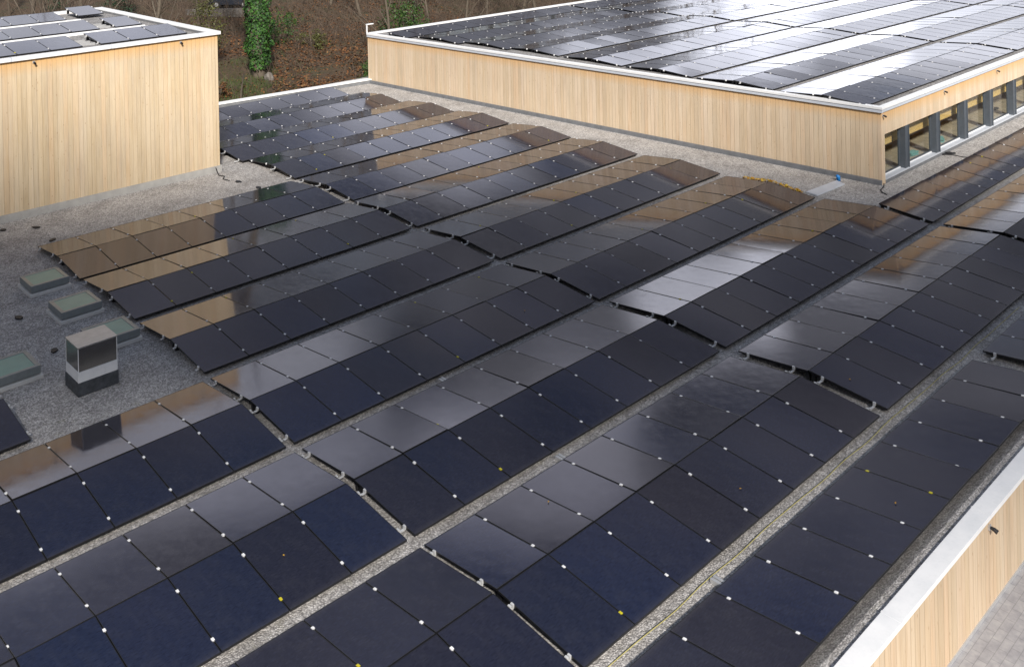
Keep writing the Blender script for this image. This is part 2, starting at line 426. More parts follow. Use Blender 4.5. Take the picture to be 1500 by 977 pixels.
for p in solo:
    loc, rot, r = pose(p)
    t = thing('solar_panel', panel_label(p), 'solar panel', loc, 0, GROUP[p['where']])
    t.rotation_euler = rot.to_euler()
    put('frame', ME_FRAME, t); put('glass', ME_GLASS, t)
    left = -.5 if p['side'] == 'R' else .5           # local x of the seam at the panel's left in the photo
    if not p['first']:
        for yy in (CL_LOW, CL_HI):
            y_ = r.random() < (.10 if p['where'] == 'low' and p['x'] > 0 else .03)
            c = put('clamp', ME_CLY if y_ else ME_CL, t, (left, yy, 0))
            if y_: c['label'] = 'yellow clamp'
    for edge, flag in ((-1, p['first']), (1, p['last'])):
        if not flag: continue
        e = edge if p['side'] == 'R' else -edge      # local side that faces the strip's end
        d = e
        long_ = edge < 0 and p['block'] in ('far', 'window') and p['where'] == 'low'
        for yy in (CL_LOW, CL_HI): put('end_bracket', (ME_FOOT if long_ else ME_SHORT)[d], t, (e * PW / 2, yy, 0))
        put('carrier_rail', ME_CAR, t, (e * (PW / 2 - .08), 0, 0)); put('support_post', ME_POST, t, (e * (PW / 2 - .12), 0, 0))

def merged(items, name, label, cat, kind='stuff'):
    mb = MB()
    def add(part, M, loc, mi):
        tmp = MB(); part(tmp)
        o = len(mb.v)
        for v in tmp.v:
            w = M @ Vector(v); mb.v.append((w.x + loc[0], w.y + loc[1], w.z + loc[2]))
        mb.f += [tuple(i + o for i in f) for f in tmp.f]; mb.m += [mi] * len(tmp.f)
    for p in items:
        loc, M, r = pose(p)
        add(mesh_frame, M, loc, 1); add(mesh_glass, M, loc, 0)
        left = -.5 if p['side'] == 'R' else .5
        if not p['first']:
            for yy in (CL_LOW, CL_HI): add(lambda m: clamp_mb(m, left, yy), M, loc, 2)
        for edge, flag in ((-1, p['first']), (1, p['last'])):
            if flag:
                e = edge if p['side'] == 'R' else -edge
                def ends(m):
                    for yy in (CL_LOW, CL_HI): m.box(e * PW / 2 - .02, e * PW / 2 + .02, yy - .025, yy + .025, -.04, .012)
                add(ends, M, loc, 2)
                add(lambda m: m.box(e * (PW / 2 - .12) - .04, e * (PW / 2 - .12) + .04, SL - .10, SL - .03, -.25, -.04), M, loc, 1)
    o = mb.obj(name, [GLASS, FRAME, ALU]); tag(o, label, cat, kind=kind); return o
if rest: merged(rest, 'solar_panels', 'rows of small distant solar panels filling the far parts of the roofs', 'solar panels')

# ------------------------------------------------------------------ ground and setting
def ground_z(x, y):
    if y < 26: return -4.4
    z = -3.2 + .095 * (y - 26); z = min(z, 1.5)
    k = min(1, (y - 26) / 3)
    return -4.4 * (1 - k) + z * k + .35 * noise.noise((x * .12, y * .12, 0)) * k
mb = MB(); N = 110; xs = [-220 + 4.6 * i for i in range(N + 1)]; ys = [-13.35 + 3.2 * i for i in range(N + 1)]
for y in ys:
    for x in xs: mb.v.append((x, y, ground_z(x, y)))
for j in range(N):
    for i in range(N):
        a = j * (N + 1) + i; mb.f.append((a, a + 1, a + N + 2, a + N + 1)); mb.m.append(0)
tag(mb.obj('forest_ground', SOIL, smooth=True), kind='structure')
mb = MB(); mb.face([(-200, -120, -1.34), (260, -120, -1.34), (260, -12.45, -1.34), (-200, -12.45, -1.34)])
tag(mb.obj('paved_yard', PAVE), kind='structure')

# ------------------------------------------------------------------ low building: gravel roof, rear and front parapets, front wall
FWY = -12.5
low = thing('low_building', 'low flat-roofed timber building whose gravel roof carries the rows of black panels', 'building', (0, 0, 0))
mb = MB(); mb.face([(-30, -12.3, GZ), (62, -12.3, GZ), (62, 23.5, GZ), (-30, 23.5, GZ)]); mb.obj('gravel_roof', GRAVEL, low)
mb = MB(); mb.face([(-30, -12.3, .045), (62, -12.3, .045), (62, -12.08, .02), (-30, -12.08, .02)]); mb.face([(-30, -12.08, .02), (62, -12.08, .02), (62, -11.82, GZ + .004), (-30, -11.82, GZ + .004)]); mb.obj('gravel_margin', GRAVEL, low)
mb = MB(); mb.box(-30, 62, FWY, -12.31, -1.28, .02); mb.obj('wall', WOOD_F, low)
# front parapet cap
mb = MB(); mb.box(-30, 62, -12.53, -12.25, .06, .10); mb.box(-30, 62, -12.53, -12.517, .03, .06); mb.box(-30, 62, -12.262, -12.25, GZ, .06)
mb.obj('parapet_cap', WHITE, low, bevel=.004)
mb = MB(); mb.box(-30, 62, FWY - .015, FWY, -1.338, -1.28); mb.obj('base_strip', RAIL, low)
# rear parapet follows the slightly skewed rear edge
ra, rb = Vector((7.0, 23.15, 0)), Vector((19.45, 21.98, 0)); rn = Vector((-(rb - ra).y, (rb - ra).x, 0)).normalized()
def slab(a, b, off0, off1, z0, z1, n=rn):
    A = [a + n * off0, b + n * off0, b + n * off1, a + n * off1]
    return [(p.x, p.y, z0) for p in A], [(p.x, p.y, z1) for p in A]
mb = MB(); mb.hexa(*slab(ra, rb, 0, .3, -4.4, .04)); mb.obj('rear_wall', BASEG, low)
mb = MB(); mb.hexa(*slab(ra, rb, -.03, .34, .05, .10)); mb.hexa(*slab(ra, rb, .325, .34, -.08, .05)); mb.obj('rear_parapet_cap', WHITE, low)

# ------------------------------------------------------------------ left upper block
lb = thing('timber_block', 'tall pine-clad block with white roof edge standing left on the gravel', 'building', (0, 0, 0))
X1L, Y0L, Y1L = 7.05, 13.62, 24.3
mb = MB(); mb.box(-30, X1L, Y0L, Y1L, -4.4, 4.688); mb.obj('wall', WOOD_L, lb)
mb = MB(); o_ = .09
mb.box(-30, X1L + o_, Y0L - o_, Y0L + .14, 4.69, 4.80)
mb.box(X1L - .30, X1L + o_, Y0L + .14, Y1L + o_, 4.69, 4.80)
mb.box(-30, X1L - .30, Y1L - .22, Y1L + o_, 4.69, 4.80)
mb.obj('parapet_cap', WHITE, lb, bevel=.006)
mb = MB(); mb.box(X1L - .312, X1L - .302, Y0L + .23, Y1L - .23, 4.668, 4.77); mb.obj('cap_lining', BASEG, lb)
mb = MB(); mb.box(-30, X1L - .32, Y0L + .15, Y1L - .23, 4.60, 4.692); mb.obj('gravel_roof', GRAVEL2, lb)
mb = MB(); mb.box(-30, X1L + .05, Y0L - .05, Y0L - .002, GZ, .10); mb.box(X1L + .002, X1L + .05, Y0L - .002, Y1L, GZ, .10); mb.obj('base_strip', BASEL, lb)
# roof rails and tubes between the rows up there
for k, (y, x0, x1, z) in enumerate(((17.35, -8, 6.2, 4.70), (21.1, -8, 5.2, 4.70))):
    m = MB(); m.box(x0, x1, y, y + .10, z, z + .05); m.box(x0, x1, y + .35, y + .42, z, z + .05)
    tag(m.obj('mounting_rail', ALU), 'long pale mounting rail on left upper roof, between %s and %s panel rows' % (('front', 'middle') if k == 0 else ('middle', 'back')), 'rail', 'rails on the left upper roof')
for k, (xa, xb, ya) in enumerate(((2.83, 3.3, 14.6), (4.74, 5.22, 18.25))):
    m = MB()
    for q in range(3): m.box(xa, xb, ya + .25 + .45 * q, ya + .32 + .45 * q, 4.69, 4.76)
    m.box(xa + .05, xb - .05, ya + .1, ya + 1.5, 4.67, 4.688, 1)
    tag(m.obj('open_frame', [RAIL, DARK]), 'empty dark bay with bare rails in the %s panel row of left upper roof' % ('front', 'middle')[k], 'frame', 'bare rail bays')

# ------------------------------------------------------------------ right upper block with windows
rbk = thing('timber_block', 'long pine-clad block with windows and a roof full of panels, at right', 'building', (0, 0, 0))
c0, c1 = Vector((20.95, -3.85, 0)), Vector((19.42, 22.2, 0)); XR = 62; ZT = 2.2; YF = -3.85; YG = -3.62
ln = Vector((-(c1 - c0).y, (c1 - c0).x, 0)).normalized()      # points to -x
mb = MB()                                                     # left wall, rear wall
mb.hexa([(c0.x, c0.y, GZ), (c0.x + .22, c0.y, GZ), (c1.x + .22, c1.y, GZ), (c1.x, c1.y, GZ)], [(c0.x, c0.y, ZT), (c0.x + .22, c0.y, ZT), (c1.x + .22, c1.y, ZT), (c1.x, c1.y, ZT)])
mb.box(c1.x + .23, XR, c1.y - .25, c1.y, GZ, ZT)
mb.obj('wall', WOOD_B, rbk)
mb = MB(); mb.box(c0.x + .221, XR, YF, YG + .1, 1.46, ZT - .003); mb.obj('fascia_boards', WOOD_B, rbk)
mb = MB(); mb.box(c1.x + .23, XR, c1.y - .25, c1.y, -4.4, GZ); mb.obj('rear_lower_wall', WOOD_B, rbk)
# base strips
def lslab(o0, o1, z0, z1, ext=0.0):
    a = c0 + (c0 - c1).normalized() * ext
    A = [a + ln * o1, a + ln * o0, c1 + ln * o0, c1 + ln * o1]
    return [(p.x, p.y, z0) for p in A], [(p.x, p.y, z1) for p in A]
mb = MB(); mb.hexa(*lslab(.004, .09, GZ, .03)); mb.obj('base_strip', BASEG, rbk)
# cap
mb = MB(); mb.hexa(*lslab(-.11, .08, 2.30, 2.385, .08)); mb.box(c0.x + .11, XR, YF - .08, YF + .10, 2.305, 2.388); mb.box(c1.x + .11, XR, c1.y - .14, c1.y + .09, 2.305, 2.388)
mb.obj('parapet_cap', WHITE, rbk, bevel=.005)
mb = MB(); mb.hexa(*lslab(.0, .06, 2.195, 2.297, .06)); mb.box(c0.x + .01, XR, YF - .05, YF - .003, 2.2, 2.302)
mb.obj('cap_fascia', GREYM, rbk)
mb = MB(); mb.face([(c0.x + .1, YF + .09, 2.312), (XR, YF + .09, 2.312), (XR, c1.y - .13, 2.312), (c1.x + .1, c1.y - .13, 2.312)]); mb.obj('gravel_roof', GRAVEL2, rbk)
mb = MB(); mb.face([(c0.x + .2, YF + .1, 2.19), (c1.x + .2, c1.y - .2, 2.19), (XR, c1.y - .2, 2.19), (XR, YF + .1, 2.19)]); mb.obj('ceiling', WOOD_I, rbk)
# sill
mb = MB(); mb.box(c0.x + .221, XR, YF - .02, YG + .02, .0, .045); mb.box(c0.x + .221, XR, YG - .05, YG + .03, .047, .075, 1)
mb.obj('window_sill', [GREYM, WHITE], rbk)
mb = MB(); mb.box(c0.x + .221, XR, YF, YG, GZ, -.002); mb.obj('plinth', BASEG, rbk)
px = [22.90 + 2.436 * k for k in range(12)]
edges = [c0.x + .14] + px
for k, x in enumerate(px):
    m = MB(); m.box(x - .25, x, YF + .002, YG, .046, 1.458); m.box(x - .035, x - .002, YF - .03, YF + .002, .046, 1.458)
    m.obj('window_post', ANTH, rbk)
    x0 = (c0.x + .225) if k == 0 else px[k - 1]; x1 = x - .25
    m = MB(); m.box(x0 + .03, x1 - .03, YG - .008, YG + .008, .10, 1.43); w = m.obj('window', CLEAR, rbk)
    m = MB(); m.box(x0 + .002, x0 + .03, YG - .03, YG + .03, .077, 1.455); m.box(x1 - .03, x1 - .002, YG - .03, YG + .03, .077, 1.455)
    m.box(x0 + .031, x1 - .031, YG - .03, YG + .03, .077, .10); m.box(x0 + .031, x1 - .031, YG - .03, YG + .03, 1.43, 1.455)
    m.obj('window_frame', ANTH, w)
# inside
mb = MB(); mb.face([(c0.x + .23, YG + .03, -.04), (XR, YG + .03, -.04), (XR, -1.7, -.04), (c0.x + .23, -1.7, -.04)]); mb.obj('interior_floor', FLOORI, rbk)
mb = MB(); mb.box(c0.x + .23, XR, -1.85, -1.65, -.04, 2.15); mb.obj('interior_wall', WOOD_I, rbk)
mb = MB(); mb.box(c0.x + .23, XR, -3.32, -3.24, .80, 1.9); mb.obj('interior_boards', WOOD_I, rbk)
for x, y, n, a in ((22.05, -3.1, 'bundle', .3), (24.55, -3.2, 'bundle', -.2), (27.0, -3.15, 'bundle', .5)):
    m = MB()
    for q in range(7):
        ang = q * .9; m.box(-.22 + .03 * math.sin(ang), .2 + .04 * math.cos(ang), -.13 + .02 * math.cos(ang * 2), .12 + .03 * math.sin(ang), .02 * q, .02 * q + .018)
    o = m.obj('folded_cloth', TEAL, None, bevel=.004); o.location = (x * S, y * S, -.038 * S); o.rotation_euler = (0, 0, a)
    tag(o, 'teal folded cloth on the floor inside the %s window from the corner' % {22.05: 'first', 24.55: 'second', 27.0: 'third'}[x], 'cloth', 'folded cloths behind the windows')
for x, y, l in ((25.2, -2.6, 'second'), (33.2, -2.9, 'fifth')):
    m = MB(); m.tube([(-.2, 0, .05), (-.05, .03, .07), (.08, -.02, .06), (.2, .02, .04)], [.03, .06, .05, .02], 8)
    o = m.obj('dark_bag', DARK, smooth=True); o.location = (x * S, y * S, -.035 * S)
    tag(o, 'small dark bag lying on the floor inside the %s window from the corner' % l, 'bag', 'bags behind the windows')

# lapped sheet joints on the white caps
mb = MB()
for q in range(-24, 60, 3): mb.box(q + .3, q + .34, -12.534, -12.246, .0965, .103)
mb.obj('cap_joint', WHITE, low)['kind'] = 'stuff'
mb = MB()
for q in range(-27, 7, 3): mb.box(q + .3, q + .34, Y0L - o_ - .004, Y0L + .144, 4.70, 4.804)
for q in range(16, 24, 3): mb.box(X1L - .304, X1L + o_ + .004, q, q + .04, 4.70, 4.804)
mb.obj('cap_joint', GREYM, lb)['kind'] = 'stuff'
mb = MB()
for q in range(24, 60, 3): mb.box(q, q + .04, YF - .084, YF + .104, 2.31, 2.392)
mb.obj('cap_joint', GREYM, rbk)['kind'] = 'stuff'
# wall lights
def wall_light(x, y, z, label):
    t = thing('wall_light', label, 'light', (x, y, z), 0, 'small wall lights under the roof edges')
    MB().box(-.035, .035, -.03, -.002, -.035, .035).obj('back_plate', RAIL, t)
    MB().tube([(0, -.03, 0), (.005, -.08, -.01), (.01, -.13, -.035)], [.022, .03, .034], 10).obj('lamp_head', DARK, t, smooth=False)
wall_light(.98, Y0L, 4.58, 'small wall light near the left end of the tall left block')
wall_light(5.7, Y0L, 4.58, 'small wall light near the right corner of the tall left block')
for x, l in ((21.05, 'at the corner post before the first window'), (25.77, 'above the second window post'), (30.67, 'above the fourth window post')):
    wall_light(x, YF, 2.09, 'small dark wall light ' + l)
wall_light(6.3, FWY, -.08, 'small dark wall light under the front parapet')
# lamp on far corner
t = thing('corner_lamp', 'small white lamp on a post at far left corner of the right roof', 'lamp', (19.38, 22.2, 2.386))
MB().box(-.025, .025, -.025, .025, .003, .40).obj('post', WHITE, t)
MB().box(-.03, .38, -.06, .06, .402, .45).obj('lamp_head', WHITE, t, bevel=.01)

# ------------------------------------------------------------------ skylights
def skylight(x0, x1, y0, y1, label):
    t = thing('skylight', label, 'skylight', ((x0 + x1) / 2, (y0 + y1) / 2, GZ), 0, 'glass skylights in the gravel')
    hx, hy = (x1 - x0) / 2, (y1 - y0) / 2
    MB().box(-hx + .01, hx - .01, -hy + .01, hy - .01, .002, .085).obj('curb', plain('curb_white', (.55, .55, .54), .6), t, bevel=.008)
    m = MB(); i = .05
    m.box(-hx + i, hx - i, -hy + i, -hy + i + .09, .105, .27); m.box(-hx + i, hx - i, hy - i - .09, hy - i, .105, .27)
    m.box(-hx + i, -hx + i + .09, -hy + i + .09, hy - i - .09, .105, .27); m.box(hx - i - .09, hx - i, -hy + i + .09, hy - i - .09, .105, .27)
    m.obj('frame', plain('skylight_frame', (.22, .245, .25), .35, .3), t, bevel=.008)
    MB().box(-hx + i + .09, hx - i - .09, -hy + i + .09, hy - i - .09, .2, .262).obj('pane', FROST, t)
skylight(-1.22, -.22, 7.15, 8.15, 'flat glass skylight farthest back, by the corner of the panel field')
skylight(-1.22, -.20, 5.05, 6.05, 'flat glass skylight in the middle of the column beside the panels')
skylight(-1.22, -.16, 2.98, 3.98, 'flat glass skylight half hidden behind the steel vent box')
skylight(-3.35, -2.28, 2.82, 3.86, 'flat glass skylight cut by the left edge, left of the vent box')

# vent box
t = thing('vent_box', 'square brushed steel roof vent box on a dark curb in the gravel', 'vent', (-1.68, 1.86, GZ))
MB().box(-.40, .40, -.36, .36, .002, .27).obj('curb', CURB, t, bevel=.012)
MB().box(-.385, .385, -.345, .345, .272, .48).obj('collar', WHITE, t, bevel=.006)
m = MB(); m.box(-.375, .375, -.335, .335, .482, .94); m.obj('housing', STEEL, t, bevel=.006)
MB().box(-.39, .39, -.35, .35, .942, .965).obj('lid', plain('lid_steel', (.42, .40, .38), .35, .8), t, bevel=.003)
for sx in (-1, 1):
    for sy in (-1, 1): MB().box(.376 * sx - .006, .376 * sx + .006, .336 * sy - .006, .336 * sy + .006, .482, .94).obj('corner_trim', ALU, t)

# ------------------------------------------------------------------ small things on the roof
def cable(name, pts, r, mat, label, cat='cable', group=None):
    o = MB().tube(pts, r, 6).obj(name, mat, smooth=True); return tag(o, label, cat, group)
pts = []
for k in range(60):
    x = -2 + k * .28; pts.append((x, -10.145 + .012 * math.sin(k * .9) + .01 * math.sin(k * .37), GZ + .03 + .008 * math.sin(k * 1.3)))
cable('yellow_cable', pts, .007, plain('yellow_cable', (.42, .37, .14), .5), 'thin yellow cable running along the gravel beside the frontmost valley')
cable('loose_cable', [(6.83, 13.5, GZ + .2), (6.85, 13.4, GZ + .03), (6.75, 13.1, GZ + .02), (6.85, 12.9, GZ + .02), (6.66, 12.65, GZ + .02), (6.72, 12.3, GZ + .02)], .016, DARK, 'black loose cable on gravel at the right corner of tall left block')
cable('loose_cable', [(20.85, -3.95, GZ + .1), (20.72, -4.0, GZ + .02), (20.4, -4.05, GZ + .02), (20.2, -4.2, GZ + .02), (20.1, -4.4, GZ + .02)], .016, DARK, 'black loose cable on gravel at the corner below the windows')
cable('loose_cable', [(25.6, -3.9, GZ + .02), (25.75, -4.15, GZ + .02), (25.7, -4.5, GZ + .02), (25.95, -4.85, GZ + .02)], .013, DARK, 'thin black cable on gravel in front of the second window post')
m = MB(); m.box(-.27, .27, -.035, .035, 0, .05); m.box(-.1, .1, -.06, .06, .05, .085)
o = m.obj('dark_clamp_bar', DARK, bevel=.008); o.location = (25.75 * S, -3.98 * S, (GZ + .003) * S); o.rotation_euler = (0, 0, -.5)
tag(o, 'short black bar lying at the foot of the second window post', 'bar')
# cross rails in the valleys
for x, j, l in ((2.47, 2, 'frontmost'), (3.05, 1, 'second'), (3.3, 0, 'third')):
    y = -(j + 1) * P + (YO.get(j + 1, 0)) + .03
    m = MB(); m.box(-.055, -.012, -.32, .32, 0, .06); m.box(.012, .055, -.32, .32, 0, .06); m.box(-.012, .012, -.32, .32, .0, .035)
    o = m.obj('base_rail', RAIL); o.location = (x * S, (y) * S, (GZ + .003) * S)
    tag(o, 'short pale cross rail bridging the %s gravel valley between panel strips' % l, 'rail', 'cross rails in the gravel valleys')
# grey plate and blue cap beside building corner
m = MB(); m.hexa([(18.55, -2.9, GZ + .004), (20.15, -2.98, GZ + .004), (20.3, -2.62, GZ + .004), (18.62, -2.48, GZ + .004)], [(18.55, -2.9, GZ + .05), (20.15, -2.98, GZ + .05), (20.3, -2.62, GZ + .05), (18.62, -2.48, GZ + .05)])
tag(m.obj('cable_cover', GREYM, bevel=.006), 'flat grey cable cover across the gravel to the corner of right block', 'cable cover')
m = MB(); m.tube([(20.42, -2.62, GZ + .002), (20.42, -2.62, .02), (20.36, -2.6, .05)], [.07, .065, .05], 10)
tag(m.obj('blue_pipe_cap', BLUE, smooth=True), 'small blue pipe cap at the wall foot by the grey cable cover', 'pipe cap')
# ragged amber strip of leaves along the panel end
m = MB(); rr = random.Random(3)
for k in range(230):
    f = rr.random(); y = -.42 - 2.2 * f; x = 18.24 + rr.gauss(0, .05); zc = (ZR if True else 0) - abs(y + 1.46) * .0963 - .03 + rr.random() * .05
    a = rr.random() * PI; s = .03 + rr.random() * .035; n = Vector((rr.gauss(0, .5), rr.gauss(0, .5), 1)).normalized(); e1 = n.cross(Vector((math.cos(a), math.sin(a), .1))).normalized() * s; e2 = n.cross(e1).normalized() * s * .7
    c = Vector((x, y, zc)); m.face([c - e1, c - e2 * .9, c + e1, c + e2])
tag(m.obj('leaf_strip', YLEAF), 'ragged strip of amber leaves caught along the end of a panel ridge', 'leaves', kind='stuff')
# dark slates on the gravel
for k, (x, y, l) in enumerate(((-1.76, 6.2, 'left of the middle skylight'), (-1.73, 3.89, 'left of the skylight behind the vent box'), (.57, 12.39, 'near the foot of tall left block'), (-.19, 12.87, 'at the left foot of tall left block'), (.57, 10.94, 'behind the farthest skylight'), (6.89, 11.98, 'below the loose cable by the left block'), (7.02, 10.87, 'at the inner corner of the panel field'), (20.3, -4.75, 'below the corner of the right block'), (24.3, -4.9, 'below the second window'))):
    m = MB(); r = random.Random(k); n = 7; q = [((.09 + .06 * r.random()) * math.cos(2 * PI * i / n), (.06 + .035 * r.random()) * math.sin(2 * PI * i / n)) for i in range(n)]
    m.face([(a, b, .028) for a, b in q]);
    for i in range(n): a, b = q[i], q[(i + 1) % n]; m.face([(a[0], a[1], 0), (b[0], b[1], 0), (b[0], b[1], .028), (a[0], a[1], .028)])
    o = m.obj('dark_stone', DARK); o.location = (x * S, y * S, (GZ + .005) * S); o.rotation_euler = (0, 0, r.random() * 3)
    tag(o, 'flat dark stone on the gravel ' + l, 'stone', 'dark flat stones')
# yellow leaves on panels near the camera
LP = [(-4.6, 2, 'L', .5), (1.9, 2, 'L', .7), (4.3, 2, 'R', .55), (-1.7, 1, 'R', .9), (6.4, 0, 'R', .7), (5.6, 3, 'L', 1.0), (8.6, 2, 'R', .9)]
for k, (x, j, side, s) in enumerate(LP):
    r = random.Random(k); yb = -j * P + YO[j]
    y = yb + ((Y_LOW_L - s) if side == 'L' else (Y_LOW_R + s)); z = ZL + s * .0963 + .012
    m = MB(); a = .024; m.face([(-a, 0, 0), (-a * .3, -a * .55, .006), (a, 0, .002), (-a * .2, a * .6, .004)]); m.face([(-a, 0, 0), (-a * .2, a * .6, .004), (-a * .5, a * .3, .02)])
    o = m.obj('fallen_leaf', YLEAF); o.location = (x * S, y * S, z * S); o.rotation_euler = (0, 0, r.random() * 6)
    num = int(abs(x)) + 1; side_w = 'right' if x < 0 else 'left'
    tag(o, 'tiny yellow leaf on %s strip from front parapet, %s panel %s of the near gap' % (ORD[sidx(j, side)], ORD[num], 'left' if x < 0 else 'right'), 'leaf', 'yellow leaves fallen on the panels')

# ------------------------------------------------------------------ vegetation
def bare_tree_mesh(seed, H, r0, lean=.04, low=.25, spread=.55, levels=4):
    rd = random.Random(seed); m = MB(); tw = MB()
    def grow(p, d, L, r, lv):
        n = 5 if lv == 0 else 4; pts = [p.copy()]; rad = [r]; q = p.copy(); dd = d.copy()
        for i in range(n):
            dd = (dd + Vector((rd.gauss(0, .09), rd.gauss(0, .09), rd.gauss(.03, .05)))).normalized(); q = q + dd * (L / n)
            pts.append(q.copy()); rad.append(r * (1 - .62 * (i + 1) / n))
        (m if lv < 2 else tw).tube(pts, rad, 7 if lv == 0 else (5 if lv == 1 else 3), cap=False)
        if lv >= levels - 1: return
        k = (9 if lv == 0 else 6) if lv < 2 else 5
        for b in range(k):
            t = (low + (1 - low) * (b + rd.random()) / k) if lv == 0 else (.25 + .75 * (b + rd.random() * .8) / k)
            t = min(t, .99); i = min(int(t * n), n - 1); f = t * n - i
            s = pts[i].lerp(pts[i + 1], f); base = (pts[i + 1] - pts[i]).normalized()
            a = rd.random() * 2 * PI; side = base.orthogonal().normalized(); side.rotate(Matrix.Rotation(a, 3, base))
            nd = (base * (1 - spread * .6) + side * spread + Vector((0, 0, .15))).normalized()
            grow(s, nd, L * (.42 if lv == 0 else .5) * (.7 + .5 * rd.random()), max(rad[i] * .45, .006), lv + 1)
    grow(Vector((0, 0, -.3)), Vector((lean, lean * .5, 1)).normalized(), H, r0, 0)
    return m, tw
TREES = []
for k in range(4):
    m, tw = bare_tree_mesh(20 + k, 11 + k, .17 + .03 * k)
    TREES.append((m.mesh('trunk', BARKP if k % 2 else BARK, True), tw.mesh('twigs', TWIG)))
def leaf_blob(m, c, rad, n, size, rd, flat=.8):
    for _ in range(n):
        while True:
            q = Vector((rd.uniform(-1, 1), rd.uniform(-1, 1), rd.uniform(-1, 1)))
            if .15 < q.length < 1: break
        p = Vector(c) + Vector((q.x * rad[0], q.y * rad[1], q.z * rad[2])) * (.6 + .4 * q.length)
        nn = (q + Vector((rd.gauss(0, .6), rd.gauss(0, .6), rd.gauss(.3, .5)))).normalized(); s = size * (.6 + .8 * rd.random())
        e1 = nn.orthogonal().normalized(); e1.rotate(Matrix.Rotation(rd.random() * 6.28, 3, nn)); e2 = nn.cross(e1)
        m.face([p - e1 * s, p - e2 * s * .5, p + e1 * s, p + e2 * s * .5])
def clump_leaves(centre, rad, clumps, per, size, seed):
    rd = random.Random(seed); m = MB()
    for _ in range(clumps):
        while True:
            q = Vector((rd.uniform(-1, 1), rd.uniform(-1, 1), rd.uniform(-1, 1)))
            if q.length < 1: break
        cr = .22 + .2 * rd.random()
        leaf_blob(m, (centre[0] + q.x * rad[0], centre[1] + q.y * rad[1], centre[2] + q.z * rad[2]), [r * cr for r in rad], per, size, rd)
    return m
# conifers / evergreen mesh
def conifer_mesh(seed, H):
    rd = random.Random(seed); m = MB(); tr = MB().tube([(0, 0, -.3), (.05, 0, H * .5), (0, .03, H)], [.22, .13, .02], 7)
    for i in range(22):
        z = H * (.12 + .87 * i / 22); R = (1 - z / H) * H * .23 + .15
        for k in range(9):
            a = rd.random() * 6.28; L = R * (.7 + .5 * rd.random())
            leaf_blob(m, (math.cos(a) * L * .6, math.sin(a) * L * .6, z - L * .18), (L * .5, L * .5, .25), 16, .10, rd)
    return tr.mesh('trunk', BARK, True), m.mesh('crown', CONIF)
CON = [conifer_mesh(5, 10), conifer_mesh(9, 12.5)]
rd = random.Random(44)
spots = []
AREA = []
def clear(x, y, dmin): return all((x - a) ** 2 + (y - b) ** 2 > dmin * dmin for a, b in spots)
tries = 0
while len(spots) < 96 and tries < 9000:
    tries += 1
    x = rd.uniform(-30, 85); y = rd.uniform(30, 66)
    az = math.degrees(math.atan2(y - CAM.y, x - CAM.x))
    if az < 33 or not clear(x, y, 3.4): continue
    u, v, d = project((x, y, ground_z(x, y)))
    if 318 < u < 430 and d < 86: continue           # keep the ivy trunk and the view past it free
    if 430 <= u < 560 and d < 80: continue
    spots.append((x, y))
def nth(n): return '%d%s' % (n, 'th' if 10 < n % 100 < 14 else {1: 'st', 2: 'nd', 3: 'rd'}.get(n % 10, 'th'))
def place_words(x, y):
    u, v, d = project((x, y, ground_z(x, y)))
    row = 'front' if d < 62 else ('middle' if d < 76 else 'back')
    return u, d, row
order = sorted(spots, key=lambda s: project((s[0], s[1], 0))[0])
for k, (x, y) in enumerate(order):
    u, d, row = place_words(x, y); w = 'tree number %d from the left' % (k + 1)
    where = 'behind the left block' if u < 300 else ('in the gap between the blocks' if u < 560 else 'behind the right block')
    ev = (k % 6 == 2 and not 300 < u < 560) or (k % 2 == 0 and u < -100)
    if ev:
        tr, cr = CON[k % 2]
        t = thing('evergreen_tree', 'dark evergreen tree %s, %s from left in tree belt' % (where, nth(k + 1)), 'tree', (x, y, ground_z(x, y)), rd.random() * 6, 'trees of the wood behind the roofs')
        put('trunk', tr, t); put('crown', cr, t)
    else:
        tr, tw = TREES[rd.randrange(4)]
        t = thing('bare_tree', 'leafless brown tree %s, %s from left in tree belt' % (where, nth(k + 1)), 'tree', (x, y, ground_z(x, y)), rd.random() * 6, 'trees of the wood behind the roofs')
        put('trunk', tr, t); put('crown', tw, t)
    s = .5 + .25 * rd.random(); t.scale = (s, s, s)
# ivy-clad tree
ix, iy = 22.0, 37.9; iz = ground_z(ix, iy)
t = thing('ivy_tree', 'tree trunk wrapped in bright green ivy rising between the two blocks', 'tree', (ix, iy, iz))
m, tw = bare_tree_mesh(71, 13, .42, .01, .55); m.obj('trunk', BARKP, t, True); tw.obj('crown', TWIG, t)
rv = random.Random(8); mi = MB()
for _ in range(5200):
    z = .55 + 7 * rv.random() ** .9; a = rv.random() * 6.28
    R = (.5 + .32 * min(1, (z - .4) / 1.6)) * (1 + .5 * noise.noise((math.cos(a) * 1.4, math.sin(a) * 1.4, z * 1.3)))
    R *= .86 + .2 * rv.random()
    p = Vector((math.cos(a) * R, math.sin(a) * R, z)); nn = Vector((math.cos(a) + rv.gauss(0, .45), math.sin(a) + rv.gauss(0, .45), rv.gauss(.35, .4))).normalized()
    s = .05 + .045 * rv.random(); e1 = nn.orthogonal().normalized(); e1.rotate(Matrix.Rotation(rv.random() * 6.28, 3, nn)); e2 = nn.cross(e1)
    mi.face([p - e1 * s, p - e2 * s * .8, p + e1 * s, p + e2 * s * .8])
mi.obj('ivy', IVY, t)
